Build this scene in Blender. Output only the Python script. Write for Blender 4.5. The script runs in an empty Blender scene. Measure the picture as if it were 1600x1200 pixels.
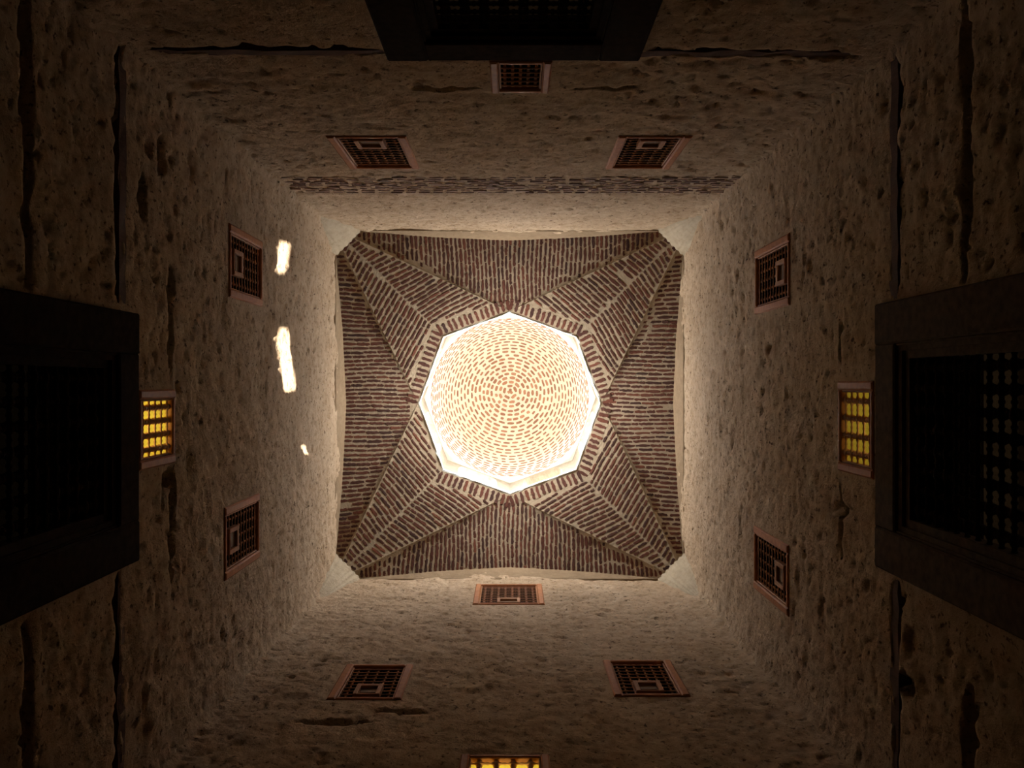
import bpy, bmesh, math, random
import numpy as np
from mathutils import Vector, Matrix

# ------------------------------------------------------------------ scene, camera, light
scene = bpy.context.scene
COL = scene.collection
R = random.Random(7)
LIFT = 1.6                      # height of the camera above the floor (everything is shifted up by it at the end)

scene.view_settings.view_transform = 'Standard'
scene.view_settings.look = 'None'
scene.view_settings.gamma = 1.0
scene.view_settings.use_curve_mapping = False
scene.view_settings.exposure = 0.0
scene.cycles.use_denoising = True
scene.cycles.max_bounces = 14
scene.cycles.diffuse_bounces = 12
scene.cycles.glossy_bounces = 2
scene.cycles.sample_clamp_indirect = 6.0
scene.cycles.caustics_reflective = False
scene.cycles.caustics_refractive = False

cam_data = bpy.data.cameras.new('camera')
cam_data.sensor_width = 36.0
cam_data.lens = 36.0 * 1300.0 / 1600.0
cam_data.clip_start = 0.05
cam_data.clip_end = 200
cam = bpy.data.objects.new('camera', cam_data)
COL.objects.link(cam)
cam.rotation_euler = (math.pi, 0, 0)      # looks straight up; picture right = +x, picture down = +y
scene.camera = cam

SKY = 90.0
SUN = 36.0
world = bpy.data.worlds.new('sky')
scene.world = world
world.use_nodes = True
wt = world.node_tree
wt.nodes.clear()
w_out = wt.nodes.new('ShaderNodeOutputWorld')
w_bg = wt.nodes.new('ShaderNodeBackground')
w_tc = wt.nodes.new('ShaderNodeTexCoord')
w_sep = wt.nodes.new('ShaderNodeSeparateXYZ')
w_map = wt.nodes.new('ShaderNodeMapRange')
w_ramp = wt.nodes.new('ShaderNodeValToRGB')
wt.links.new(w_tc.outputs['Generated'], w_sep.inputs[0])
wt.links.new(w_sep.outputs['Z'], w_map.inputs['Value'])
w_map.inputs['From Min'].default_value = -1
w_map.inputs['From Max'].default_value = 1
wt.links.new(w_map.outputs[0], w_ramp.inputs[0])
els = w_ramp.color_ramp.elements          # sunlit sandy town below the horizon, hazy pale sky above it
els[0].position = 0.0
els[0].color = (0.36, 0.355, 0.335, 1)
els[1].position = 1.0
els[1].color = (0.48, 0.62, 0.85, 1)
for p, c in ((0.48, (0.42, 0.41, 0.385, 1)), (0.53, (1.0, 0.97, 0.94, 1)), (0.65, (0.93, 0.97, 1.0, 1)), (0.8, (0.78, 0.87, 1.0, 1))):
    e = els.new(p)
    e.color = c
wt.links.new(w_ramp.outputs[0], w_bg.inputs[0])
w_bg.inputs[1].default_value = SKY
wt.links.new(w_bg.outputs[0], w_out.inputs[0])

sun_data = bpy.data.lights.new('sun', 'SUN')
sun_data.energy = SUN
sun_data.angle = math.radians(0.55)
sun_data.color = (1.0, 0.95, 0.86)
sun = bpy.data.objects.new('sun', sun_data)
COL.objects.link(sun)
SUN_DIR = Vector((-1.0, -0.285, -1.10)).normalized()
sun.rotation_euler = SUN_DIR.to_track_quat('-Z', 'Y').to_euler()

# ------------------------------------------------------------------ measures (camera at the origin)
CX, CY, HALF = -0.035, 0.30, 2.5          # axis and half width of the square shaft
ZO, RO = 13.15, 1.450                       # octagonal opening of the vault: height, circumradius
ZC = 11.74                                # where the vault springs in the corners
ZQ, RQ = 13.02, 1.490                     # the corners of the octagon towards the corners of the room sit lower
ZTOP = 13.17
FLOOR = -1.6


# ------------------------------------------------------------------ helpers
def link(o, parent=None):
    COL.objects.link(o)
    if parent is not None:
        o.parent = parent
    return o


def empty(name, loc=(0, 0, 0), rz=0.0, parent=None):
    o = bpy.data.objects.new(name, None)
    o.empty_display_size = 0.2
    o.location = loc
    o.rotation_euler = (0, 0, rz)
    return link(o, parent)


def mesh_obj(name, verts, faces, mat, parent=None, smooth=False):
    me = bpy.data.meshes.new(name)
    me.from_pydata([tuple(v) for v in verts], [], [tuple(f) for f in faces])
    me.update()
    if mat:
        me.materials.append(mat)
    if smooth:
        me.polygons.foreach_set('use_smooth', [True] * len(me.polygons))
    return link(bpy.data.objects.new(name, me), parent)


def grid_obj(name, P, mat, parent=None, keep=None, smooth=True, flip=False):
    """P: (rows, cols, 3) array of points; keep: (rows-1, cols-1) bool."""
    r, c = P.shape[:2]
    idx = np.arange(r * c).reshape(r, c)
    q = np.stack([idx[:-1, :-1], idx[:-1, 1:], idx[1:, 1:], idx[1:, :-1]], -1).reshape(-1, 4)
    if flip:
        q = q[:, ::-1]
    if keep is not None:
        q = q[keep.reshape(-1)]
    me = bpy.data.meshes.new(name)
    me.vertices.add(r * c)
    me.vertices.foreach_set('co', np.ascontiguousarray(P, np.float32).ravel())
    n = len(q)
    me.loops.add(n * 4)
    me.loops.foreach_set('vertex_index', np.ascontiguousarray(q, np.int32).ravel())
    me.polygons.add(n)
    me.polygons.foreach_set('loop_start', np.arange(0, n * 4, 4, dtype=np.int32))
    me.update(calc_edges=True)
    me.polygons.foreach_set('use_smooth', [smooth] * n)
    me.validate()
    me.materials.append(mat)
    return link(bpy.data.objects.new(name, me), parent)


class MB:
    """collects boxes and turned rods into one mesh"""
    def __init__(self):
        self.v, self.f = [], []

    def box(self, x0, x1, y0, y1, z0, z1, ch=0.0):
        b = len(self.v)
        if ch <= 0:
            self.v += [(x, y, z) for z in (z0, z1) for y in (y0, y1) for x in (x0, x1)]
            self.f += [tuple(b + i for i in q) for q in
                       ((0, 2, 3, 1), (4, 5, 7, 6), (0, 1, 5, 4), (2, 6, 7, 3), (0, 4, 6, 2), (1, 3, 7, 5))]
            return self
        # chamfered on the front (y1) side
        self.v += [(x0, y0, z0), (x1, y0, z0), (x1, y0, z1), (x0, y0, z1),
                   (x0, y1 - ch, z0), (x1, y1 - ch, z0), (x1, y1 - ch, z1), (x0, y1 - ch, z1),
                   (x0 + ch, y1, z0 + ch), (x1 - ch, y1, z0 + ch), (x1 - ch, y1, z1 - ch), (x0 + ch, y1, z1 - ch)]
        self.f += [(b, b + 1, b + 2, b + 3)]
        for lo in (0, 4):
            for i in range(4):
                j = (i + 1) % 4
                self.f.append((b + lo + i, b + lo + 4 + i, b + lo + 4 + j, b + lo + j))
        self.f.append((b + 8, b + 11, b + 10, b + 9))
        return self

    def rod(self, profile, along='z', seg=8, at=(0, 0, 0)):
        """profile: list of (position along, radius)"""
        b = len(self.v)
        for p, r in profile:
            for k in range(seg):
                a = 2 * math.pi * k / seg
                c, s = r * math.cos(a), r * math.sin(a)
                if along == 'z':
                    self.v.append((at[0] + c, at[1] + s, at[2] + p))
                else:
                    self.v.append((at[0] + p, at[1] + s, at[2] + c))
        n = len(profile)
        for i in range(n - 1):
            for k in range(seg):
                k2 = (k + 1) % seg
                q = (b + i * seg + k, b + i * seg + k2, b + (i + 1) * seg + k2, b + (i + 1) * seg + k)
                self.f.append(q if along == 'z' else q[::-1])
        return self

    def build(self, name, mat, parent=None, smooth=False):
        return mesh_obj(name, self.v, self.f, mat, parent, smooth)


_tab = np.random.RandomState(3).rand(8, 256, 256)


def vnoise(u, v, seed=0):
    t = _tab[seed % 8]
    ou = 17.3 * seed
    u = u + ou
    v = v + 0.7 * ou
    iu, iv = np.floor(u).astype(int), np.floor(v).astype(int)
    fu, fv = u - iu, v - iv
    fu, fv = fu * fu * (3 - 2 * fu), fv * fv * (3 - 2 * fv)
    a = t[iu % 256, iv % 256]
    b = t[(iu + 1) % 256, iv % 256]
    c = t[iu % 256, (iv + 1) % 256]
    d = t[(iu + 1) % 256, (iv + 1) % 256]
    return (a * (1 - fu) + b * fu) * (1 - fv) + (c * (1 - fu) + d * fu) * fv


def sstep(a, b, x):
    t = np.clip((x - a) / (b - a), 0, 1)
    return t * t * (3 - 2 * t)


# ------------------------------------------------------------------ materials
def new_mat(name, rough=0.9, spec=0.2):
    m = bpy.data.materials.new(name)
    m.use_nodes = True
    nt = m.node_tree
    b = nt.nodes['Principled BSDF']
    b.inputs['Roughness'].default_value = rough
    b.inputs['Specular IOR Level'].default_value = spec
    return m, nt, b


def noise_node(nt, vec, scale, detail=4, rough=0.55):
    n = nt.nodes.new('ShaderNodeTexNoise')
    n.inputs['Scale'].default_value = scale
    n.inputs['Detail'].default_value = detail
    n.inputs['Roughness'].default_value = rough
    nt.links.new(vec, n.inputs['Vector'])
    return n.outputs['Fac']


def ramp(nt, fac, stops):
    r = nt.nodes.new('ShaderNodeValToRGB')
    e = r.color_ramp.elements
    e[0].position, e[0].color = stops[0][0], (*stops[0][1], 1)
    e[1].position, e[1].color = stops[-1][0], (*stops[-1][1], 1)
    for p, c in stops[1:-1]:
        k = e.new(p)
        k.color = (*c, 1)
    nt.links.new(fac, r.inputs[0])
    return r.outputs[0]


def mixc(nt, fac, a, b, mode='MIX'):
    m = nt.nodes.new('ShaderNodeMix')
    m.data_type = 'RGBA'
    m.blend_type = mode
    for val, sock in ((fac, m.inputs[0]), (a, m.inputs[6]), (b, m.inputs[7])):
        if isinstance(val, (int, float)):
            sock.default_value = val
        elif isinstance(val, tuple):
            sock.default_value = (*val, 1)
        else:
            nt.links.new(val, sock)
    return m.outputs[2]


def add_bump(nt, b, h, strength, dist):
    n = nt.nodes.new('ShaderNodeBump')
    n.inputs['Strength'].default_value = strength
    n.inputs['Distance'].default_value = dist
    nt.links.new(h, n.inputs['Height'])
    nt.links.new(n.outputs[0], b.inputs['Normal'])


def plaster(name, light, mid, dark, pit, pit_lo=0.33, bump=0.8):
    m, nt, b = new_mat(name, 0.95, 0.1)
    tc = nt.nodes.new('ShaderNodeTexCoord')
    co = tc.outputs['Object']
    big = noise_node(nt, co, 1.6, 4, 0.6)
    c = ramp(nt, big, [(0.25, dark), (0.5, mid), (0.72, light)])
    blot = noise_node(nt, co, 11.0, 5, 0.65)
    c = mixc(nt, 0.6, c, ramp(nt, blot, [(0.34, dark), (0.5, mid), (0.64, light)]))
    if pit:
        pn = noise_node(nt, co, 24.0, 3, 0.6)
        msk = ramp(nt, pn, [(pit_lo - 0.02, (1, 1, 1)), (pit_lo + 0.07, (0, 0, 0))])
        c = mixc(nt, msk, c, pit)
    nt.links.new(c, b.inputs['Base Color'])
    add_bump(nt, b, noise_node(nt, co, 26.0, 6, 0.7), bump, 0.03)
    return m


M = {}
M['wall'] = plaster('wall_plaster', (0.50, 0.363, 0.237), (0.42, 0.292, 0.18), (0.275, 0.176, 0.095), (0.13, 0.08, 0.044), 0.345)
M['smooth'] = plaster('corner_plaster', (0.42, 0.33, 0.225), (0.36, 0.28, 0.185), (0.27, 0.2, 0.125), None, bump=0.6)
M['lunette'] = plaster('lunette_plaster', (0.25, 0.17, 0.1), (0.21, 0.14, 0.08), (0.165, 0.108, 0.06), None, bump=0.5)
M['mortar'] = plaster('mortar', (0.37, 0.285, 0.192), (0.33, 0.253, 0.167), (0.27, 0.20, 0.13), None, bump=0.5)
M['white'] = plaster('lantern_plaster', (0.88, 0.895, 0.84), (0.86, 0.875, 0.81), (0.82, 0.825, 0.74), None, bump=0.4)
M['drum'] = plaster('drum_plaster', (0.34, 0.30, 0.24), (0.30, 0.26, 0.205), (0.23, 0.19, 0.145), None, bump=1.0)
M['stone'] = plaster('stone', (0.13, 0.11, 0.085), (0.1, 0.085, 0.065), (0.07, 0.055, 0.045), None, bump=0.2)
M['niche'] = plaster('niche_shade', (0.04, 0.03, 0.022), (0.034, 0.026, 0.019), (0.028, 0.02, 0.015), None, bump=0.3)  # near-black colour stands for the darkness of unlit rooms behind
M['yellow'] = plaster('yellow_niche_plaster', (0.74, 0.66, 0.20), (0.70, 0.61, 0.17), (0.62, 0.51, 0.12), None, bump=0.3)


def brick_mat(name, cols):
    m, nt, b = new_mat(name, 0.9, 0.15)
    oi = nt.nodes.new('ShaderNodeObjectInfo')
    tc = nt.nodes.new('ShaderNodeTexCoord')
    geo = nt.nodes.new('ShaderNodeNewGeometry')
    c = ramp(nt, oi.outputs['Random'], cols)
    n = noise_node(nt, geo.outputs['Position'], 30, 4, 0.6)
    c = mixc(nt, 0.6, c, ramp(nt, n, [(0.3, (0.5, 0.5, 0.5)), (0.7, (1.25, 1.2, 1.2))]), 'MULTIPLY')
    nt.links.new(c, b.inputs['Base Color'])
    add_bump(nt, b, n, 0.5, 0.01)
    return m


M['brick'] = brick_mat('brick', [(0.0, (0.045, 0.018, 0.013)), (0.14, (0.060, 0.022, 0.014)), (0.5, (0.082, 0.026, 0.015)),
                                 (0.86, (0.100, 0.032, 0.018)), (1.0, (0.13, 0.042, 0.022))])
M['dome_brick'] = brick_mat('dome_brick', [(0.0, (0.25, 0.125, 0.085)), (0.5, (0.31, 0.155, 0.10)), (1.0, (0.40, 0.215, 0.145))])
M['band_brick'] = brick_mat('band_brick', [(0.0, (0.2, 0.125, 0.095)), (0.5, (0.27, 0.175, 0.13)), (1.0, (0.36, 0.25, 0.18))])


def wood(name, a, bcol, rough=0.6, spec=0.25):
    m, nt, b = new_mat(name, rough, spec)
    tc = nt.nodes.new('ShaderNodeTexCoord')
    mp = nt.nodes.new('ShaderNodeMapping')
    mp.inputs['Scale'].default_value = (3, 14, 3)
    nt.links.new(tc.outputs['Object'], mp.inputs[0])
    n = noise_node(nt, mp.outputs[0], 6, 5, 0.6)
    nt.links.new(ramp(nt, n, [(0.3, a), (0.7, bcol)]), b.inputs['Base Color'])
    add_bump(nt, b, n, 0.3, 0.004)
    return m


M['frame'] = wood('frame_wood', (0.28, 0.092, 0.024), (0.43, 0.155, 0.042))
M['lattice'] = wood('lattice_wood', (0.36, 0.165, 0.07), (0.52, 0.25, 0.11))
M['darkwood'] = wood('dark_wood', (0.016, 0.010, 0.008), (0.034, 0.021, 0.016), 0.95, 0.03)
M['greywood'] = wood('worn_dark_wood', (0.06, 0.042, 0.032), (0.12, 0.082, 0.06), 0.95, 0.05)
M['timber'] = wood('old_timber', (0.08, 0.042, 0.03), (0.13, 0.07, 0.05), 0.85)
M['hatch'] = wood('hatch_wood', (0.27, 0.11, 0.04), (0.40, 0.18, 0.07))
M['panel'] = wood('panel_wood', (0.2, 0.12, 0.06), (0.27, 0.17, 0.09))

# ------------------------------------------------------------------ walls
# side: (plane coordinate, rotation about z of a thing on that wall)
WALLS = {'back': ('y', CY - HALF, 1), 'front': ('y', CY + HALF, -1),
         'left': ('x', CX - HALF, 1), 'right': ('x', CX + HALF, -1)}
ROT = {'back': 0.0, 'front': math.pi, 'left': -math.pi / 2, 'right': math.pi / 2}


def on_wall(side, s, z, n=0.0):
    ax, p, sg = WALLS[side]
    return (s, p + sg * n, z) if ax == 'y' else (p + sg * n, s, z)


# screens in the walls: (side, s0, s1, z0, z1, style)
SCREENS = [
    ('back', -1.65, -0.94, 7.37, 8.46, 'small', 'orange-framed wooden lattice screen high on the far wall, left of the pair there', None),
    ('back', 0.945, 1.60, 7.37, 8.46, 'small', 'orange-framed wooden lattice screen high on the far wall, right of the pair there', None),
    ('back', -0.155, 0.275, 5.66, 6.25, 'tiny', 'small dark lattice screen directly above the big dark screen at the top of the photo', None),
    ('back', -0.83, 0.85, 3.40, 5.55, 'large', 'big dark wooden lattice screen on the far wall, cut by the top edge', 0.8),
    ('left', -1.44, -0.78, 7.44, 8.41, 'small', 'wooden lattice screen on the left wall beside the topmost sunlit patch', None),
    ('left', 1.09, 1.735, 7.32, 8.31, 'small', 'wooden lattice screen on the left wall, lower of the two framed in orange wood', None),
    ('left', 0.04, 0.59, 5.64, 6.23, 'lit', 'small lattice screen glowing bright yellow beside the big dark screen on the left wall', 3.4),
    ('left', -0.47, 1.18, 3.30, 5.56, 'large', 'big black-looking wooden lattice screen at the left edge of the photo', 0.2),
    ('right', -1.34, -0.70, 7.37, 8.40, 'small', 'wooden lattice screen on the right wall, upper of the two framed in orange wood', None),
    ('right', 1.435, 2.07, 7.40, 8.44, 'small', 'wooden lattice screen on the right wall, lower of the two framed in orange wood', None),
    ('right', -0.02, 0.65, 5.66, 6.26, 'lit', 'small lattice screen with dim amber glow beside the big dark screen on the right wall', 1.0),
    ('right', -0.53, 1.215, 3.30, 5.55, 'large', 'big dark wooden lattice screen with heavy moulded frame at the right edge', 1.1),
    ('front', -0.50, 0.415, 10.55, 11.59, 'small', 'wide reddish lattice screen just under the brick vault on the near wall', None),
    ('front', -1.645, -0.98, 7.37, 8.27, 'small', 'wooden lattice screen low on the near wall, left of the pair there', None),
    ('front', 0.915, 1.60, 7.45, 8.40, 'small', 'wooden lattice screen low on the near wall, right of the pair there', None),
    ('front', -0.385, 0.279, 5.60, 6.26, 'lit', 'small lattice screen glowing yellow, cut by the bottom edge of the photo', 5.5),
]

# eroded courses in the plaster: (side, s range, z centre, half height, depth)
GROOVES = {
    'back': [(-2.45, -0.75, 5.50, 0.055, 0.10), (0.78, 2.38, 5.53, 0.065, 0.10), (-0.86, -0.2, 6.20, 0.045, 0.07), (0.35, 1.0, 6.20, 0.03, 0.06)],
    'front': [],
    'left': [(-2.3, -0.45, 5.36, 0.06, 0.10), (1.15, 2.75, 5.34, 0.06, 0.10), (-0.95, -0.02, 6.22, 0.06, 0.08), (0.62, 1.55, 6.2, 0.045, 0.08),
             (-2.2, -0.2, 4.36, 0.055, 0.12), (1.2, 2.75, 4.36, 0.05, 0.12)],
    'right': [(-2.2, -0.50, 5.36, 0.06, 0.10), (1.2, 2.75, 5.34, 0.06, 0.10), (-0.6, -0.05, 6.26, 0.03, 0.07), (0.68, 1.4, 6.26, 0.04, 0.08),
              (-2.2, -0.2, 4.53, 0.05, 0.12), (1.5, 2.75, 4.50, 0.07, 0.12)],
}
# single holes: (side, s, z, rs, rz, depth)
HOLES = [('right', 1.89, 5.20, 0.08, 0.09, 0.14), ('left', 0.69, 6.15, 0.07, 0.10, 0.12), ('right', 1.45, 7.05, 0.03, 0.05, 0.06),
         ('right', 1.72, 7.15, 0.14, 0.16, 0.02), ('right', 1.6, 5.15, 0.1, 0.08, 0.04), ('left', -1.65, 6.05, 0.14, 0.08, 0.05),
         ('left', -1.3, 5.75, 0.2, 0.06, 0.05), ('right', -0.35, 8.0, 0.05, 0.08, 0.03), ('right', 0.95, 6.25, 0.05, 0.2, 0.05),
         ('right', 0.55, 9.8, 0.17, 0.10, 0.03), ('back', 1.35, 8.9, 0.12, 0.05, 0.03), ('front', -0.95, 7.1, 0.22, 0.05, 0.05),
         ('front', -1.45, 6.85, 0.3, 0.05, 0.05)]


def arch(t):
    t = np.abs(t)
    return 12.54 - 0.70 * t ** 1.2 - 0.1 * t ** 10


def make_wall(side, seed):
    cen = CX if side in ('back', 'front') else CY
    s = np.arange(cen - HALF - 0.12, cen + HALF + 0.121, 0.024)
    z = np.concatenate([np.linspace(FLOOR, 3.1, 26), np.arange(3.12, ZTOP + 0.02, 0.024)])
    S, Z = np.meshgrid(s, z)
    fine = (Z > 3.11)
    d = 0.035 * (vnoise(S * 0.7, Z * 0.7, seed) - 0.5)
    d = d + 0.022 * (vnoise(S * 3.1, Z * 3.4, seed + 1) - 0.5)
    rough = 0.75 + 0.5 * vnoise(S * 0.9, Z * 0.8, seed + 6) - 0.25 * sstep(9, 12, Z)
    d = d + fine * rough * (0.020 * (vnoise(S * 8, Z * 9, seed + 2) - 0.5) + 0.015 * (vnoise(S * 18, Z * 20, seed + 3) - 0.5))
    p = vnoise(S * 15, Z * 17, seed + 4)
    d = d - fine * 0.030 * sstep(0.80, 0.95, p) * rough
    p = vnoise(S * 4.0, Z * 5, seed + 5)
    d = d - fine * 0.013 * sstep(0.72, 0.9, p) * rough
    for s0, s1, z0, hh, dep in GROOVES[side]:
        wob = 0.03 * (vnoise(S * 2.2, 0 * Z + z0 * 3, seed) - 0.5) + 0.012 * (vnoise(S * 14, 0 * Z + z0, seed + 2) - 0.5)
        h = 0.62 * hh * (0.35 + 1.3 * vnoise(S * 2.7, 0 * Z + z0 * 5, seed + 3)) * sstep(s0, s0 + 0.25, S) * (1 - sstep(s1 - 0.25, s1, S))
        d = d - dep * (1 - sstep(0.8, 1.15, np.abs(Z - z0 - wob) / np.maximum(h, 1e-4)))
    for sd, hs, hz, rs, rz, dep in HOLES:
        if sd == side:
            q = ((S - hs) / rs) ** 2 + ((Z - hz) / rz) ** 2 + 0.9 * (vnoise(S * 14, Z * 14, seed + 7) - 0.5)
            d = d - dep * (1 - sstep(0.7, 1.15, q))
    if side == 'back':                                   # the bare brick band is set back a little
        d = d - 0.02 * sstep(8.82, 8.88, Z) * (1 - sstep(9.62, 9.7, Z)) 
    keep = np.ones((len(z) - 1, len(s) - 1), bool)
    sm, zm = (s[:-1] + s[1:]) / 2, (z[:-1] + z[1:]) / 2
    for sd, s0, s1, z0, z1, *_ in SCREENS:
        if sd == side:
            keep &= ~((sm[None, :] > s0 + 0.035) & (sm[None, :] < s1 - 0.035) & (zm[:, None] > z0 + 0.035) & (zm[:, None] < z1 - 0.035))
            near = sstep(-0.1, 0.0, S - s0 + 0) * sstep(-0.1, 0, s1 - S) * sstep(-0.1, 0, Z - z0) * sstep(-0.1, 0, z1 - Z)
            d = d * (1 - near)
    # the corners stay soft
    e = np.minimum(S - (cen - HALF), (cen + HALF) - S)
    d = d + 0.03 * np.exp(-np.clip(e, 0, 1) / 0.06)
    ax, pl, sg = WALLS[side]
    P = np.stack([S, pl + sg * d, Z], -1) if ax == 'y' else np.stack([pl + sg * d, S, Z], -1)
    flip = side in ('back', 'right')
    o = grid_obj('wall_' + side, P, M['wall'], keep=keep, flip=not flip)
    o.data.materials.append(M['stone'])               # unseen dark foot of the wall, added to cut bounced light
    mi = np.broadcast_to((zm < 2.6)[:, None], keep.shape)[keep].astype(np.int32)
    o.data.polygons.foreach_set('material_index', mi)
    o['kind'] = 'structure'
    return o


LABELW = {'back': 'rough plastered wall with a bare brick band, at the top of the photo',
          'front': 'rough plastered wall at the bottom of the photo',
          'left': 'rough plastered wall with sun patches, on the left of the photo',
          'right': 'rough plastered wall on the right of the photo'}
walls = {}
for k, side in enumerate(('back', 'front', 'left', 'right')):
    walls[side] = make_wall(side, k * 3 + 1)
    walls[side]['label'] = LABELW[side]

# timbers laid in the walls
def timber(side, s0, s1, z0, z1, n):
    k = 14
    v, f = [], []
    for i in range(k + 1):
        s = s0 + (s1 - s0) * i / k
        for (zz, nn) in ((z0, -0.15), (z1, -0.15), (z1, n), (z0, n)):
            v.append(on_wall(side, s, zz + R.uniform(-0.008, 0.008), nn + (R.uniform(-0.008, 0.006) if nn == n else 0)))
    for i in range(k):
        for j in range(4):
            a, b = i * 4 + j, i * 4 + (j + 1) % 4
            f.append((a, b, b + 4, a + 4))
    f += [(0, 1, 2, 3), (k * 4 + 3, k * 4 + 2, k * 4 + 1, k * 4)]
    mesh_obj('timber_beam', v, f, M['timber'], walls[side])


for side, s0, s1, z0, z1 in (('back', -2.42, -0.84, 5.50, 5.58), ('back', 0.86, 2.34, 5.52, 5.60),
                             ('left', -2.2, -0.48, 5.38, 5.47), ('left', 1.19, 2.75, 5.36, 5.46),
                             ('right', -2.15, -0.54, 5.33, 5.43), ('right', 1.23, 2.75, 5.32, 5.42)):
    timber(side, s0, s1, z0, z1, -0.004)

# floor and roof slab
mesh_obj('floor', [(CX - 3, CY - 3, FLOOR), (CX + 3, CY - 3, FLOOR), (CX + 3, CY + 3, FLOOR), (CX - 3, CY + 3, FLOOR)],
         [(0, 1, 2, 3)], M['stone'])['kind'] = 'structure'


def roof_slab():
    v, f = [], []
    for z in (ZO + 0.012, ZO + 0.045):
        for i in range(8):
            a = math.pi / 4 * i
            v.append((CX + 1.54 * math.cos(a), CY + 1.54 * math.sin(a), z))
        for i in range(8):
            a = math.pi / 4 * i
            m = max(abs(math.cos(a)), abs(math.sin(a)))
            v.append((CX + 3.2 * math.cos(a) / m, CY + 3.2 * math.sin(a) / m, z))
    for i in range(8):
        j = (i + 1) % 8
        f.append((i, j, 8 + j, 8 + i))
        f.append((16 + j, 16 + i, 24 + i, 24 + j))
        f.append((8 + i, 8 + j, 24 + j, 24 + i))
        f.append((j, i, 16 + i, 16 + j))
    # side skirts down the outside, so no daylight gets between wall and roof
    b = len(v)
    for z in (ZO + 0.045, 9.0):
        v.extend([(CX + x * 3.2, CY + y * 3.2, z) for x, y in ((-1, -1), (1, -1), (1, 1), (-1, 1))])
    for i in range(4):
        j = (i + 1) % 4
        f.append((b + i, b + j, b + 4 + j, b + 4 + i))
    f.append((b + 4, b + 5, b + 6, b + 7)) if False else None
    o = mesh_obj('roof', v, f, M['smooth'])
    o['kind'] = 'structure'


roof_slab()

# ------------------------------------------------------------------ bricks
def brick_mesh(name, mat, seed, nl=6, jag=0.22):
    r = random.Random(seed)
    out = []
    for i in range(nl + 1):
        t = i / nl
        end = 0.16 if i in (0, nl) else 0
        out.append((-0.5 + t + r.uniform(-0.02, 0.02), -0.5 + end + r.uniform(-jag * 0.3, jag)))
    for i in range(nl + 1):
        t = 1 - i / nl
        end = 0.16 if i in (0, nl) else 0
        out.append((-0.5 + t + r.uniform(-0.02, 0.02), 0.5 - end - r.uniform(-jag * 0.3, jag)))
    n = len(out)
    tilt = r.uniform(-0.25, 0.25)
    v = [(x, y, -0.6) for x, y in out] + [(x * 0.985, y * 0.93, 1 + tilt * y + r.uniform(-0.12, 0.12)) for x, y in out]
    v.append((0, 0, 1.1))
    f = [(i, (i + 1) % n, n + (i + 1) % n, n + i) for i in range(n)]
    f += [(n + i, n + (i + 1) % n, 2 * n) for i in range(n)]
    me = bpy.data.meshes.new(name)
    me.from_pydata(v, [], f)
    me.update()
    me.materials.append(mat)
    return me


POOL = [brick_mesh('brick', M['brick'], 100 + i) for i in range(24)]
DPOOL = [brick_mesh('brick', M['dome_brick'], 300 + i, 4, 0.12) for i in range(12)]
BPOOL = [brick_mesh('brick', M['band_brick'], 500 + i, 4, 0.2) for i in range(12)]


def put_brick(parent, pool, c, u, n, length, width, height):
    """c centre on the surface, u direction along, n normal into the room"""
    u = (u - n * u.dot(n)).normalized()
    v = n.cross(u)
    if R.random() < 0.5:
        u, v = -u, -v
    o = bpy.data.objects.new('brick', R.choice(pool))
    COL.objects.link(o)
    o.parent = parent
    m = Matrix.Identity(4)
    m.col[0][:3] = u * length
    m.col[1][:3] = v * width
    m.col[2][:3] = n * height
    m.col[3][:3] = c
    o.matrix_basis = m
    return o


# ------------------------------------------------------------------ vault
ceiling = empty('ceiling', (CX, CY, 0))
ceiling['kind'] = 'structure'
ceiling['label'] = 'folded star-shaped brick vault around the octagonal opening'
S8 = RQ * math.sqrt(0.5)
D = HALF - RO


def rot2(p, k):
    x, y = p
    for _ in range(k % 4):
        x, y = -y, x
    return x, y


def z_axis(x, y):
    d = (HALF - abs(y)) / D
    t = x / max(HALF * (1 - d), 1e-3)
    return (1 - d) * float(arch(min(abs(t), 1.0))) + d * ZO


def plane_z(a, b, c):
    n = (Vector(b) - Vector(a)).cross(Vector(c) - Vector(a))
    return lambda x, y: a[2] - (n.x * (x - a[0]) + n.y * (y - a[1])) / n.z


CORNER = (-HALF, -HALF, ZC)
ON, ONW, OW = (0, -RO, ZO), (-S8, -S8, ZQ), (-RO, 0, ZO)
za, zb = plane_z(CORNER, ON, ONW), plane_z(CORNER, ONW, OW)


def clip(poly, nx, ny, c):
    """keep nx*x+ny*y <= c"""
    out = []
    for i, p in enumerate(poly):
        q = poly[(i + 1) % len(poly)]
        dp, dq = nx * p[0] + ny * p[1] - c, nx * q[0] + ny * q[1] - c
        if dp <= 0:
            out.append(p)
        if dp * dq < 0:
            t = dp / (dp - dq)
            out.append((p[0] + t * (q[0] - p[0]), p[1] + t * (q[1] - p[1])))
    return out


def inset(poly, m):
    cx = sum(p[0] for p in poly) / len(poly)
    cy = sum(p[1] for p in poly) / len(poly)
    out = list(poly)
    for i in range(len(poly)):
        p, q = poly[i], poly[(i + 1) % len(poly)]
        nx, ny = q[1] - p[1], p[0] - q[0]
        l = math.hypot(nx, ny)
        if l < 1e-6:
            continue
        nx, ny = nx / l, ny / l
        if nx * (cx - p[0]) + ny * (cy - p[1]) > 0:
            nx, ny = -nx, -ny
        out = clip(out, nx, ny, nx * p[0] + ny * p[1] - m)
    return out


def surf(zf, x, y):
    e = 0.01
    n = Vector(((zf(x + e, y) - zf(x - e, y)) / (2 * e), (zf(x, y + e) - zf(x, y - e)) / (2 * e), -1)).normalized()
    return Vector((x, y, zf(x, y))), n


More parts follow.
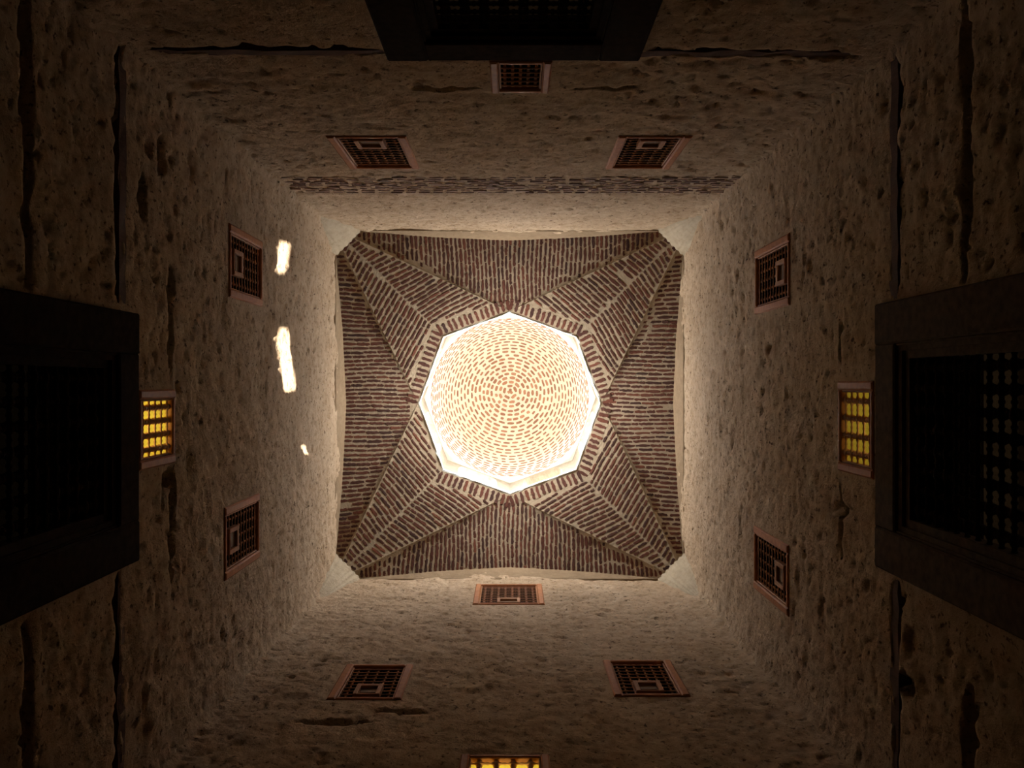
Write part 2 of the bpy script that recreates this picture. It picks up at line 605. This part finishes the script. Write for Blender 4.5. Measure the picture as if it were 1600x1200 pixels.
def lay(parent, poly, ang, zf, k, pitch=0.064, length=0.205, wig=0.012):
    """courses of bricks run along the direction ang (plan) inside the convex polygon"""
    ux, uy = math.cos(ang), math.sin(ang)
    vx, vy = -uy, ux
    vs = [vx * p[0] + vy * p[1] for p in poly]
    v = min(vs) + pitch * 0.5
    ph = R.uniform(0, 6)
    row = 0
    while v < max(vs):
        us = []
        for i, p in enumerate(poly):
            q = poly[(i + 1) % len(poly)]
            a, b = vx * p[0] + vy * p[1] - v, vx * q[0] + vy * q[1] - v
            if a * b <= 0 and a != b:
                t = a / (a - b)
                us.append(ux * (p[0] + t * (q[0] - p[0])) + uy * (p[1] + t * (q[1] - p[1])))
        w = pitch * R.uniform(0.67, 0.79)
        if len(us) >= 2:
            u0, u1 = min(us), max(us)
            u = u0 - R.uniform(0.0, 0.9) * length * (0.5 if row % 2 else 1.0)
            while u < u1:
                L = length * R.uniform(0.8, 1.12)
                if R.random() < 0.1:
                    L *= 0.55
                a, b = max(u, u0), min(u + L, u1)
                if b - a > 0.05 and R.random() > 0.006:
                    um = (a + b) / 2
                    off = v + wig * math.sin(um * 5 + v * 3 + ph) + R.uniform(-0.003, 0.003)
                    x, y = ux * um + vx * off, uy * um + vy * off
                    c, n = surf(zf, x, y)
                    e = Vector((x + ux * 0.02, y + uy * 0.02, zf(x + ux * 0.02, y + uy * 0.02))) - c
                    st = e.length / 0.02
                    da = R.uniform(-0.03, 0.03) + wig * 5 * math.cos(um * 5 + v * 3 + ph) * 0.6
                    e = (e + Vector((vx, vy, 0)) * 0.02 * da)
                    rm = Matrix.Rotation(k * math.pi / 2, 3, 'Z')
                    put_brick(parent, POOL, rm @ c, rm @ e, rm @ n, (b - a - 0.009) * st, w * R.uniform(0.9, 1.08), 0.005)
                u += L
        v += pitch * R.uniform(0.93, 1.07)
        row += 1


def web_mesh(name, pts, k):
    rm = Matrix.Rotation(k * math.pi / 2, 3, 'Z')
    P = np.array([[tuple(rm @ Vector(p)) for p in r] for r in pts])
    return grid_obj(name, P, M['mortar'], ceiling)


# turning of the courses per corner (plan angles, degrees, canonical upper-left orientation), close to the octagon's sides
DIAG_ANG = {0: (-29, -63), 1: (-32, -52), 2: (-28, -62), 3: (-38, -54)}
# rot2 by k turns the far-left corner: 0 far-left, 1 far-right, 2 near-right, 3 near-left
for k in range(4):
    rows = []
    for d in np.linspace(-0.09, 1.0, 22):
        y = -(HALF - D * d)
        row = []
        for t in np.linspace(-1, 1, 49):
            x = t * HALF * (1 - d)
            zz = (1 - d) * float(arch(t)) + d * ZO
            row.append((x, y, zz + 0.010 * (float(vnoise(np.array(x * 3.0 + 9 * k), np.array(y * 3.0), 2)) - 0.5) * (1 if abs(t) < 1 else 0)))
        rows.append(row)
    axis_web = web_mesh('vault_web', rows, k)
    poly = [(-HALF, -HALF), (HALF, -HALF), (0, -RO)]
    poly = clip(poly, 1, -1, 4.63)
    poly = clip(poly, -1, -1, 4.63)
    poly = clip(poly, 0, 1, -RO - 0.10)
    poly = inset(poly, 0.012)
    lay(axis_web, poly, math.pi / 2 if k != 3 else math.pi / 2, z_axis, k)

    for h, (p1, p2, zf) in enumerate(((ON, ONW, za), (ONW, OW, zb))):
        rows = []
        for d in np.linspace(-0.09, 1.0, 16):
            row = []
            for t in np.linspace(0, 1, 17):
                q = [p1[i] + (p2[i] - p1[i]) * t for i in range(3)]
                row.append(tuple(CORNER[i] + (q[i] - CORNER[i]) * d for i in range(3)))
            rows.append(row)
        web = web_mesh('vault_web', rows, k)
        tri = [CORNER[:2], p1[:2], p2[:2]]
        ex, ey = p2[0] - p1[0], p2[1] - p1[1]
        L = math.hypot(ex, ey)
        ex, ey = ex / L, ey / L
        nx, ny = -ey, ex                               # outward from the octagon
        if nx * (CORNER[0] - p1[0]) + ny * (CORNER[1] - p1[1]) < 0:
            nx, ny = -nx, -ny
        plain = (k == 3 and h == 0)
        ring = 0.03 if plain else 0.20
        poly = clip(tri, -1, -1, 4.63)
        poly = clip(poly, -nx, -ny, -(nx * p1[0] + ny * p1[1]) - ring)
        poly = inset(poly, 0.010)
        lay(web, poly, math.radians(DIAG_ANG[k][h]), zf, k, wig=0.014)
        if not plain:                                  # bricks standing round the opening
            nb = 14
            rm = Matrix.Rotation(k * math.pi / 2, 3, 'Z')
            for i in range(nb):
                t = (i + 0.5) / nb * L + R.uniform(-0.006, 0.006)
                spread = 0.10 * (t / L - 0.5)
                hl = 0.165 * R.uniform(0.88, 1.05)
                o = 0.018 + hl / 2
                x = p1[0] + ex * (t + spread) + nx * o
                y = p1[1] + ey * (t + spread) + ny * o
                c, n = surf(zf, x, y)
                dx, dy = nx + ex * spread * 2, ny + ey * spread * 2
                e = Vector((dx, dy, zf(x + dx, y + dy) - zf(x, y)))
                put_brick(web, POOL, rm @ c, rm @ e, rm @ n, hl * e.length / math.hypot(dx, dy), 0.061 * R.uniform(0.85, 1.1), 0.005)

    # smooth plaster filling the foot of the vault in the corner
    nn, mm = 16, 24
    v, f = [], []
    rm = Matrix.Rotation(k * math.pi / 2, 3, 'Z')
    for i in range(nn + 1):
        for j in range(mm + 1):
            q = i / nn
            reach = 0.42 + 0.035 * math.sin(j / mm * math.pi) + 0.012 * math.sin(j * 1.9 + k * 2)
            a, b = q * reach * j / mm, q * reach * (1 - j / mm)
            x, y = -HALF - 0.03 + a, -HALF - 0.03 + b
            fold = (HALF - abs(y)) / D                 # same surface as the webs, a little proud at the foot
            if abs(x) <= HALF * (1 - fold):
                zz = z_axis(x, y)
            elif abs(y) <= HALF * (1 - (HALF - abs(x)) / D):
                zz = z_axis(y, x)
            elif abs(y) > abs(x):
                zz = za(x, y)
            else:
                zz = zb(x, y)
            foot = 10.55
            zz = foot + (zz - 0.012 - foot) * q ** 0.85
            v.append(rm @ Vector((x, y, zz - 0.05 * float(vnoise(np.array(x * 9.0 + 5 * k), np.array(y * 9.0), 3)) * q * (1 - q) * 4)))
    for i in range(nn):
        for j in range(mm):
            q = i * (mm + 1) + j
            f.append((q, q + mm + 1, q + mm + 2, q + 1))
    mesh_obj('corner_plaster', v, f, M['smooth'], ceiling, True)

# lunettes between the wall and the arch of the vault, coloured darker brown
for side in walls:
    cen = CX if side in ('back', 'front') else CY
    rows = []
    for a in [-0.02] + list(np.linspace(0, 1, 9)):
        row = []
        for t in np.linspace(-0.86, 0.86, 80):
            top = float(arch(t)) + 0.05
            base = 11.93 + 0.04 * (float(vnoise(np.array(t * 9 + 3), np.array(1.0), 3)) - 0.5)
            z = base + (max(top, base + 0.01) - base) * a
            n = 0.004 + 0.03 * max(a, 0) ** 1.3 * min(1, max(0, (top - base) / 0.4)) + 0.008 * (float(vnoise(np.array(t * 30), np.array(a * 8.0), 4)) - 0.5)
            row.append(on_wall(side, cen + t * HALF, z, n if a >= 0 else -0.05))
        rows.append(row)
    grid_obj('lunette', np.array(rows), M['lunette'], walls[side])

# ------------------------------------------------------------------ brick band bared in the far wall
z = 8.90
row = 0
while z < 9.66:
    s = -2.5 + (0.1 if row % 2 else 0) + R.uniform(-0.03, 0.03)
    while s < 2.4:
        L = 0.17 * R.uniform(0.8, 1.2)
        if R.random() > 0.1:
            put_brick(walls['back'], BPOOL, Vector(on_wall('back', s + L / 2, z + R.uniform(-0.006, 0.006), -0.006)), Vector((1, 0, R.uniform(-0.02, 0.02))),
                      Vector((0, 1, 0)), L - 0.04, 0.046 * R.uniform(0.8, 1.1), 0.006 * R.uniform(0.4, 1.6))
        s += L
    z += 0.085
    row += 1

# ------------------------------------------------------------------ lantern: drum and dome
lantern = empty('lantern', (0, 0, 0))
lantern['kind'] = 'structure'
lantern['label'] = 'bright octagonal lantern with windows under a round brick dome'
ZD0, ZD1 = ZO, 14.06
LEAN0, LEAN1, LEAN2 = 0.0, -0.07, -0.16        # the lantern leans towards the far wall


def drum_pt(i, e, z, out):
    a0, a1 = math.pi / 4 * i, math.pi / 4 * (i + 1)
    k = 1 / math.cos(math.pi / 8)
    f = (z - ZD0) / (ZD1 - ZD0)
    lean = LEAN0 + (LEAN1 - LEAN0) * f
    r0, r1 = (RO, RQ) if i % 2 == 0 else (RQ, RO)
    x = (r0 + out * k) * math.cos(a0) * (1 - e) + (r1 + out * k) * math.cos(a1) * e
    y = (r0 + out * k) * math.sin(a0) * (1 - e) + (r1 + out * k) * math.sin(a1) * e
    w = e if i % 2 == 0 else 1 - e
    return (CX + x, CY + y + lean, z - (ZO - ZQ) * w * (1 - f))


# uneven plaster lip round the octagonal opening
rim_v, rim_f = [], []
NR = 12
for i in range(8):
    for j in range(NR):
        p = Vector(drum_pt(i, j / NR, ZO, 0.0))
        rad = Vector((p.x - CX, p.y - CY, 0)).normalized()
        for q in range(6):
            an = 2 * math.pi * q / 6
            rr = 0.024 * R.uniform(0.7, 1.35)
            rim_v.append(p + rad * (rr * math.cos(an) - 0.008) + Vector((0, 0, rr * math.sin(an) + 0.020)))
for i in range(8 * NR):
    i2 = (i + 1) % (8 * NR)
    for q in range(6):
        q2 = (q + 1) % 6
        rim_f.append((i * 6 + q, i2 * 6 + q, i2 * 6 + q2, i * 6 + q2))
mesh_obj('opening_rim', rim_v, rim_f, M['white'], lantern)
THICK = 0.34
WIN = (13.21, 14.01)                           # sill and head of the lantern windows
for i in range(8):
    r = random.Random(40 + i)
    v, f = [], []
    n = 6
    rect = [(-1 + 2 * j / n, -1) for j in range(n)] + [(1, -1 + 2 * j / n) for j in range(n)] + \
           [(1 - 2 * j / n, 1) for j in range(n)] + [(-1, 1 - 2 * j / n) for j in range(n)]
    N = len(rect)
    zc, zh = (WIN[0] + WIN[1]) / 2, (WIN[1] - WIN[0]) / 2
    hole = []
    for x, y in rect:
        m = (abs(x) ** 5 + abs(y) ** 5) ** 0.2
        hole.append((0.5 + 0.295 * x / m + r.uniform(-0.008, 0.008), zc + zh * y / m + r.uniform(-0.015, 0.015)))
    for o in (0.0, THICK):
        for x, y in rect:
            v.append(drum_pt(i, 0.5 + 0.5 * x, (ZD0 + ZD1) / 2 + (ZD1 - ZD0) / 2 * y, o))
        for x, y in hole:
            if i == 1 and o > 0:                       # this opening narrows outwards
                x, y = 0.5 + (x - 0.5) * 0.6 - 0.03, zc + (y - zc) * 0.75
            v.append(drum_pt(i, x, y, o))
    for j in range(N):
        j2 = (j + 1) % N
        f.append((j, N + j, N + j2, j2))
        f.append((2 * N + j, 2 * N + j2, 3 * N + j2, 3 * N + j))
        f.append((N + j, 3 * N + j, 3 * N + j2, N + j2))
        f.append((j, j2, 2 * N + j2, 2 * N + j))
    mesh_obj('drum_side', v, f, M['drum'], lantern)
    # daylight portal in the window opening
    ld = bpy.data.lights.new('window_portal', 'AREA')
    ld.shape = 'RECTANGLE'
    ld.size = 0.70
    ld.size_y = 0.82
    ld.cycles.is_portal = True
    lo = bpy.data.objects.new('window_portal', ld)
    COL.objects.link(lo)
    p = Vector(drum_pt(i, 0.5, zc, THICK + 0.01))
    lo.location = p
    inward = Vector((CX - p.x, CY - p.y, 0)).normalized()
    lo.rotation_euler = inward.to_track_quat('-Z', 'Z').to_euler()

ZS, RD, HD = 14.12, 1.347, 1.28


def dome_pt(phi, th, rr=RD):
    a = phi / (math.pi / 2)
    lean = LEAN1 + (LEAN2 - LEAN1) * a
    r = rr * math.cos(phi)
    return Vector((CX + r * math.cos(th), CY + lean + r * math.sin(th), ZS + (HD + rr - RD) * math.sin(phi)))


# shell with the collar that takes the octagon over into the circle
rows = []
ths = np.linspace(0, 2 * math.pi, 97)
col = []
for th in ths:
    i = int(th / (math.pi / 4)) % 8
    loc = (th % (math.pi / 4)) - math.pi / 8
    r = RO * math.cos(math.pi / 8) / math.cos(loc)
    col.append((CX + (r + 0.17) * math.cos(th), CY + LEAN1 + (r + 0.17) * math.sin(th), ZD1 - 0.005))
rows.append(col)
col2 = []
for th in ths:
    loc = (th % (math.pi / 4)) - math.pi / 8
    r = RO * math.cos(math.pi / 8) / math.cos(loc)
    col2.append((CX + r * math.cos(th), CY + LEAN1 + r * math.sin(th), ZD1))
rows.append(col2)
for phi in np.linspace(0, math.pi / 2 * 0.999, 40):
    rows.append([tuple(dome_pt(phi, th)) for th in ths])
shell = grid_obj('dome_shell', np.array(rows), M['white'], lantern)

cells = []
ncourse = 27
for cidx in range(ncourse):
    phi = (cidx + 0.6) / ncourse * math.pi / 2
    r = RD * math.cos(phi)
    L = 0.155 if r > 0.5 else 0.125
    nb = max(3, int(2 * math.pi * r / L))
    st = R.uniform(0, 6)
    for b in range(nb):
        th = st + 2 * math.pi * (b + R.uniform(-0.06, 0.06)) / nb
        length = (2 * math.pi * r / nb) * R.uniform(0.66, 0.82)
        if R.random() < 0.15:
            length *= 0.65
        cells.append((phi + R.uniform(-0.004, 0.004), th, length, (0.026 + 0.028 * (1 - float(sstep(0.2, 1.25, r)))) * R.uniform(0.85, 1.15)))


def dome_frame(phi, th):
    c = dome_pt(phi, th)
    u = (dome_pt(phi, th + 0.01) - c).normalized()
    w = (dome_pt(phi + 0.01, th) - c).normalized()
    n = u.cross(w)
    if n.z > 0:
        n = -n
    return c, u, n.normalized()


cells.sort(key=lambda q: -q[0])
for phi, th, length, wd in cells[:300]:
    c, u, n = dome_frame(phi, th)
    put_brick(shell, DPOOL, c, u, n, length, wd, 0.008)
sv, sf = [], []
for phi, th, length, wd in cells[300:]:
    c, u, n = dome_frame(phi, th)
    w = n.cross(u)
    me = R.choice(DPOOL)
    b = len(sv)
    for vv in me.vertices:
        sv.append(c + u * (vv.co.x * length) + w * (vv.co.y * wd) + n * (vv.co.z * 0.008))
    for pl in me.polygons:
        sf.append(tuple(b + q for q in pl.vertices))
stuff = mesh_obj('brick_courses', sv, sf, M['dome_brick'], shell)
stuff['kind'] = 'stuff'


# ------------------------------------------------------------------ lattice screens
def screen(side, s0, s1, z0, z1, style, label, lamp):
    w, h = s1 - s0, z1 - z0
    loc = on_wall(side, (s0 + s1) / 2, z0)
    t = empty('lattice_screen', loc, ROT[side])
    t['label'] = label
    t['category'] = 'lattice screen'
    t['group'] = {'small': 'orange-framed lattice screens high on the walls', 'tiny': 'small lattice screens over the big ones',
                  'lit': 'small lattice screens over the big ones', 'large': 'big dark lattice screens'}[style]
    big = style == 'large'
    fw = {'small': 0.075, 'tiny': 0.06, 'lit': 0.065, 'large': 0.27}[style]
    wood_f = (M['greywood'] if side == 'right' else M['darkwood']) if big else M['frame']
    proud = 0.05 if big else 0.02
    back = -0.10 if big else -0.032
    fr = 0.042 if not big else fw
    for sx in (-1, 1):
        x0, x1 = (-w / 2, -w / 2 + fw) if sx < 0 else (w / 2 - fw, w / 2)
        MB().box(x0, x1, back, proud, 0, h, 0.012).build('stile', wood_f, t)
        xi0, xi1 = (-w / 2 + fw, -w / 2 + fw + 0.016) if sx < 0 else (w / 2 - fw - 0.016, w / 2 - fw)
        MB().box(xi0, xi1, back, proud - 0.02, fr, h - fr, 0.006).build('bead', wood_f if big else M['hatch'], t)
    MB().box(-w / 2 + fw, w / 2 - fw, back, proud - 0.004, 0, fr, 0.01).build('rail', wood_f, t)
    MB().box(-w / 2 + fw, w / 2 - fw, back, proud - 0.004, h - fr, h, 0.01).build('rail', wood_f, t)
    if big:                                            # stepped inner moulding of the heavy frame
        m = MB()
        for e, y in ((0.05, proud - 0.035), (0.10, proud - 0.06)):
            xi, zi = w / 2 - fw, fr
            m.box(-xi, -xi + e, back, y, zi, h - zi).box(xi - e, xi, back, y, zi, h - zi)
            m.box(-xi + e, xi - e, back, y, zi, zi + e).box(-xi + e, xi - e, back, y, h - zi - e, h - zi)
        m.build('moulding', wood_f, t)
    iw = w - 2 * fw - (0.20 if big else 0.03)
    z_a, z_b = fr + (0.10 if big else 0), h - fr - (0.10 if big else 0)
    ih = z_b - z_a
    if big:
        nx, nz = max(4, round(iw / 0.125)), max(4, round(ih / 0.105))
    elif style == 'lit':
        nx, nz = 4, 5
    elif style == 'tiny':
        nx, nz = 5, 6
    else:
        nx, nz = max(5, round(iw / 0.09)), max(8, round(ih / 0.084))
    px, pz = iw / nx, ih / nz
    # radii: verticals (ball, neck), crossbars (swell, neck)
    rv, tv, rh, th = {'small': (0.0100, 0.0042, 0.0085, 0.0046), 'tiny': (0.012, 0.006, 0.010, 0.006),
                      'lit': (0.024, 0.017, 0.0145, 0.0075), 'large': (0.032, 0.020, 0.024, 0.013)}[style]
    ly = -0.012 if not big else -0.045
    mat = M['darkwood'] if big else M['lattice']
    # hatch near the foot of the screen
    hz = None
    if style == 'small':
        hw, hh = min(0.30, iw * 0.5), 0.26
        hz = (z_a + 0.055, z_a + 0.055 + hh)
        if h > 1.0 and side == 'front' and z0 > 10:
            hw, hh = 0.30, 0.22
            hz = (z_a + 0.02, z_a + 0.02 + hh)

    def prof(n, p, l0, ball, neck):
        out = [(l0, neck)]
        for i in range(n):
            c = l0 + (i + 0.5) * p
            out += [(c - 0.46 * p, neck * 1.35), (c - 0.40 * p, neck), (c - 0.30 * p, neck), (c - 0.22 * p, ball * 0.8), (c - 0.10 * p, ball),
                    (c + 0.10 * p, ball), (c + 0.22 * p, ball * 0.8), (c + 0.30 * p, neck), (c + 0.40 * p, neck), (c + 0.46 * p, neck * 1.35)]
        out.append((l0 + n * p, neck))
        return out

    def cut(pf, lo, hi):
        a = [q for q in pf if q[0] <= lo]
        b = [q for q in pf if q[0] >= hi]
        return a, b

    pv = prof(nz, pz, 0.0, rv, tv)
    mesh_full = None
    for i in range(nx):
        x = -iw / 2 + (i + 0.5) * px
        if hz and abs(x) < hw / 2:
            for part in cut(pv, hz[0] - z_a, hz[1] - z_a):
                if len(part) > 1:
                    MB().rod(part, 'z', 8).build('spindle', mat, t, True).location = (x, ly - 0.014, z_a)
            continue
        elif mesh_full is None:
            o = MB().rod(pv, 'z', 8).build('spindle', mat, t, True)
            mesh_full = o.data
        else:
            o = link(bpy.data.objects.new('spindle', mesh_full), t)
        o.location = (x, ly - 0.014, z_a)
    ph = prof(nx, px, -iw / 2, rh, th)
    mesh_h = None
    for i in range(nz):
        z = (i + 0.5) * pz + z_a
        if hz and hz[0] < z < hz[1]:
            for part in cut(ph, -hw / 2, hw / 2):
                if len(part) > 1:
                    MB().rod(part, 'x', 8).build('crossbar', mat, t, True).location = (0, ly, z)
            continue
        elif mesh_h is None:
            o = MB().rod(ph, 'x', 8).build('crossbar', mat, t, True)
            mesh_h = o.data
        else:
            o = link(bpy.data.objects.new('crossbar', mesh_h), t)
        o.location = (0, ly, z)
    if hz:
        e = 0.042
        m = MB()
        m.box(-hw / 2, -hw / 2 + e, -0.032, 0.022, hz[0], hz[1], 0.006).box(hw / 2 - e, hw / 2, -0.032, 0.022, hz[0], hz[1], 0.006)
        m.box(-hw / 2 + e, hw / 2 - e, -0.032, 0.020, hz[1] - e * 1.3, hz[1], 0.006)
        m.box(-hw / 2 + e, hw / 2 - e, -0.032, 0.020, hz[0], hz[0] + e * 0.5, 0.004)
        hf = m.build('hatch_frame', M['hatch'], t)
        MB().box(-hw / 2 + e, hw / 2 - e, -0.032, -0.01, hz[0] + (hz[1] - hz[0]) * 0.45, hz[1] - e, 0.006).build('hatch_panel', M['panel'], hf)

    if big and side != 'back':                         # dark sheet added to blacken the upper part of the lattice
        MB().box(-w / 2 + 0.05, w / 2 - 0.05, -0.20, -0.17, 4.70 - z0, h - 0.05).build('added_dark_sheet', M['darkwood'], t)
    # niche behind the screen, part of the wall
    dp = 0.55 if not big else 0.9
    m = MB()
    a = 0.02
    x0, x1, y0, y1, za_, zb_ = -w / 2 + a, w / 2 - a, -dp, back + 0.02, a, h - a
    m.v = [(x0, y0, za_), (x1, y0, za_), (x1, y0, zb_), (x0, y0, zb_), (x0, y1, za_), (x1, y1, za_), (x1, y1, zb_), (x0, y1, zb_)]
    m.f = [(0, 1, 2, 3), (0, 4, 5, 1), (1, 5, 6, 2), (2, 6, 7, 3), (3, 7, 4, 0)]
    mw = Matrix.Translation(loc) @ Matrix.Rotation(ROT[side], 4, 'Z')
    m.v = [tuple(mw @ Vector(q)) for q in m.v]
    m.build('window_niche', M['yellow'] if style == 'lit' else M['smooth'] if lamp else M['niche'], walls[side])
    if lamp:
        ld = bpy.data.lights.new('niche_lamp', 'POINT')
        ld.energy = lamp
        ld.energy *= 1 if big else 0.9
        ld.color = (1.0, 0.95, 0.46) if not big else (1.0, 0.8, 0.55)
        ld.shadow_soft_size = 0.04
        lo = bpy.data.objects.new('niche_lamp', ld)
        COL.objects.link(lo)
        lo.location = mw @ Vector((0.0, -dp * (0.85 if big else 0.35), 0.12 if not big else h - 1.1))


for a in SCREENS:
    screen(*a)

# ------------------------------------------------------------------ raise everything so that the floor lies at z = 0
for o in scene.objects:
    if o.parent is None:
        o.location.z += LIFT
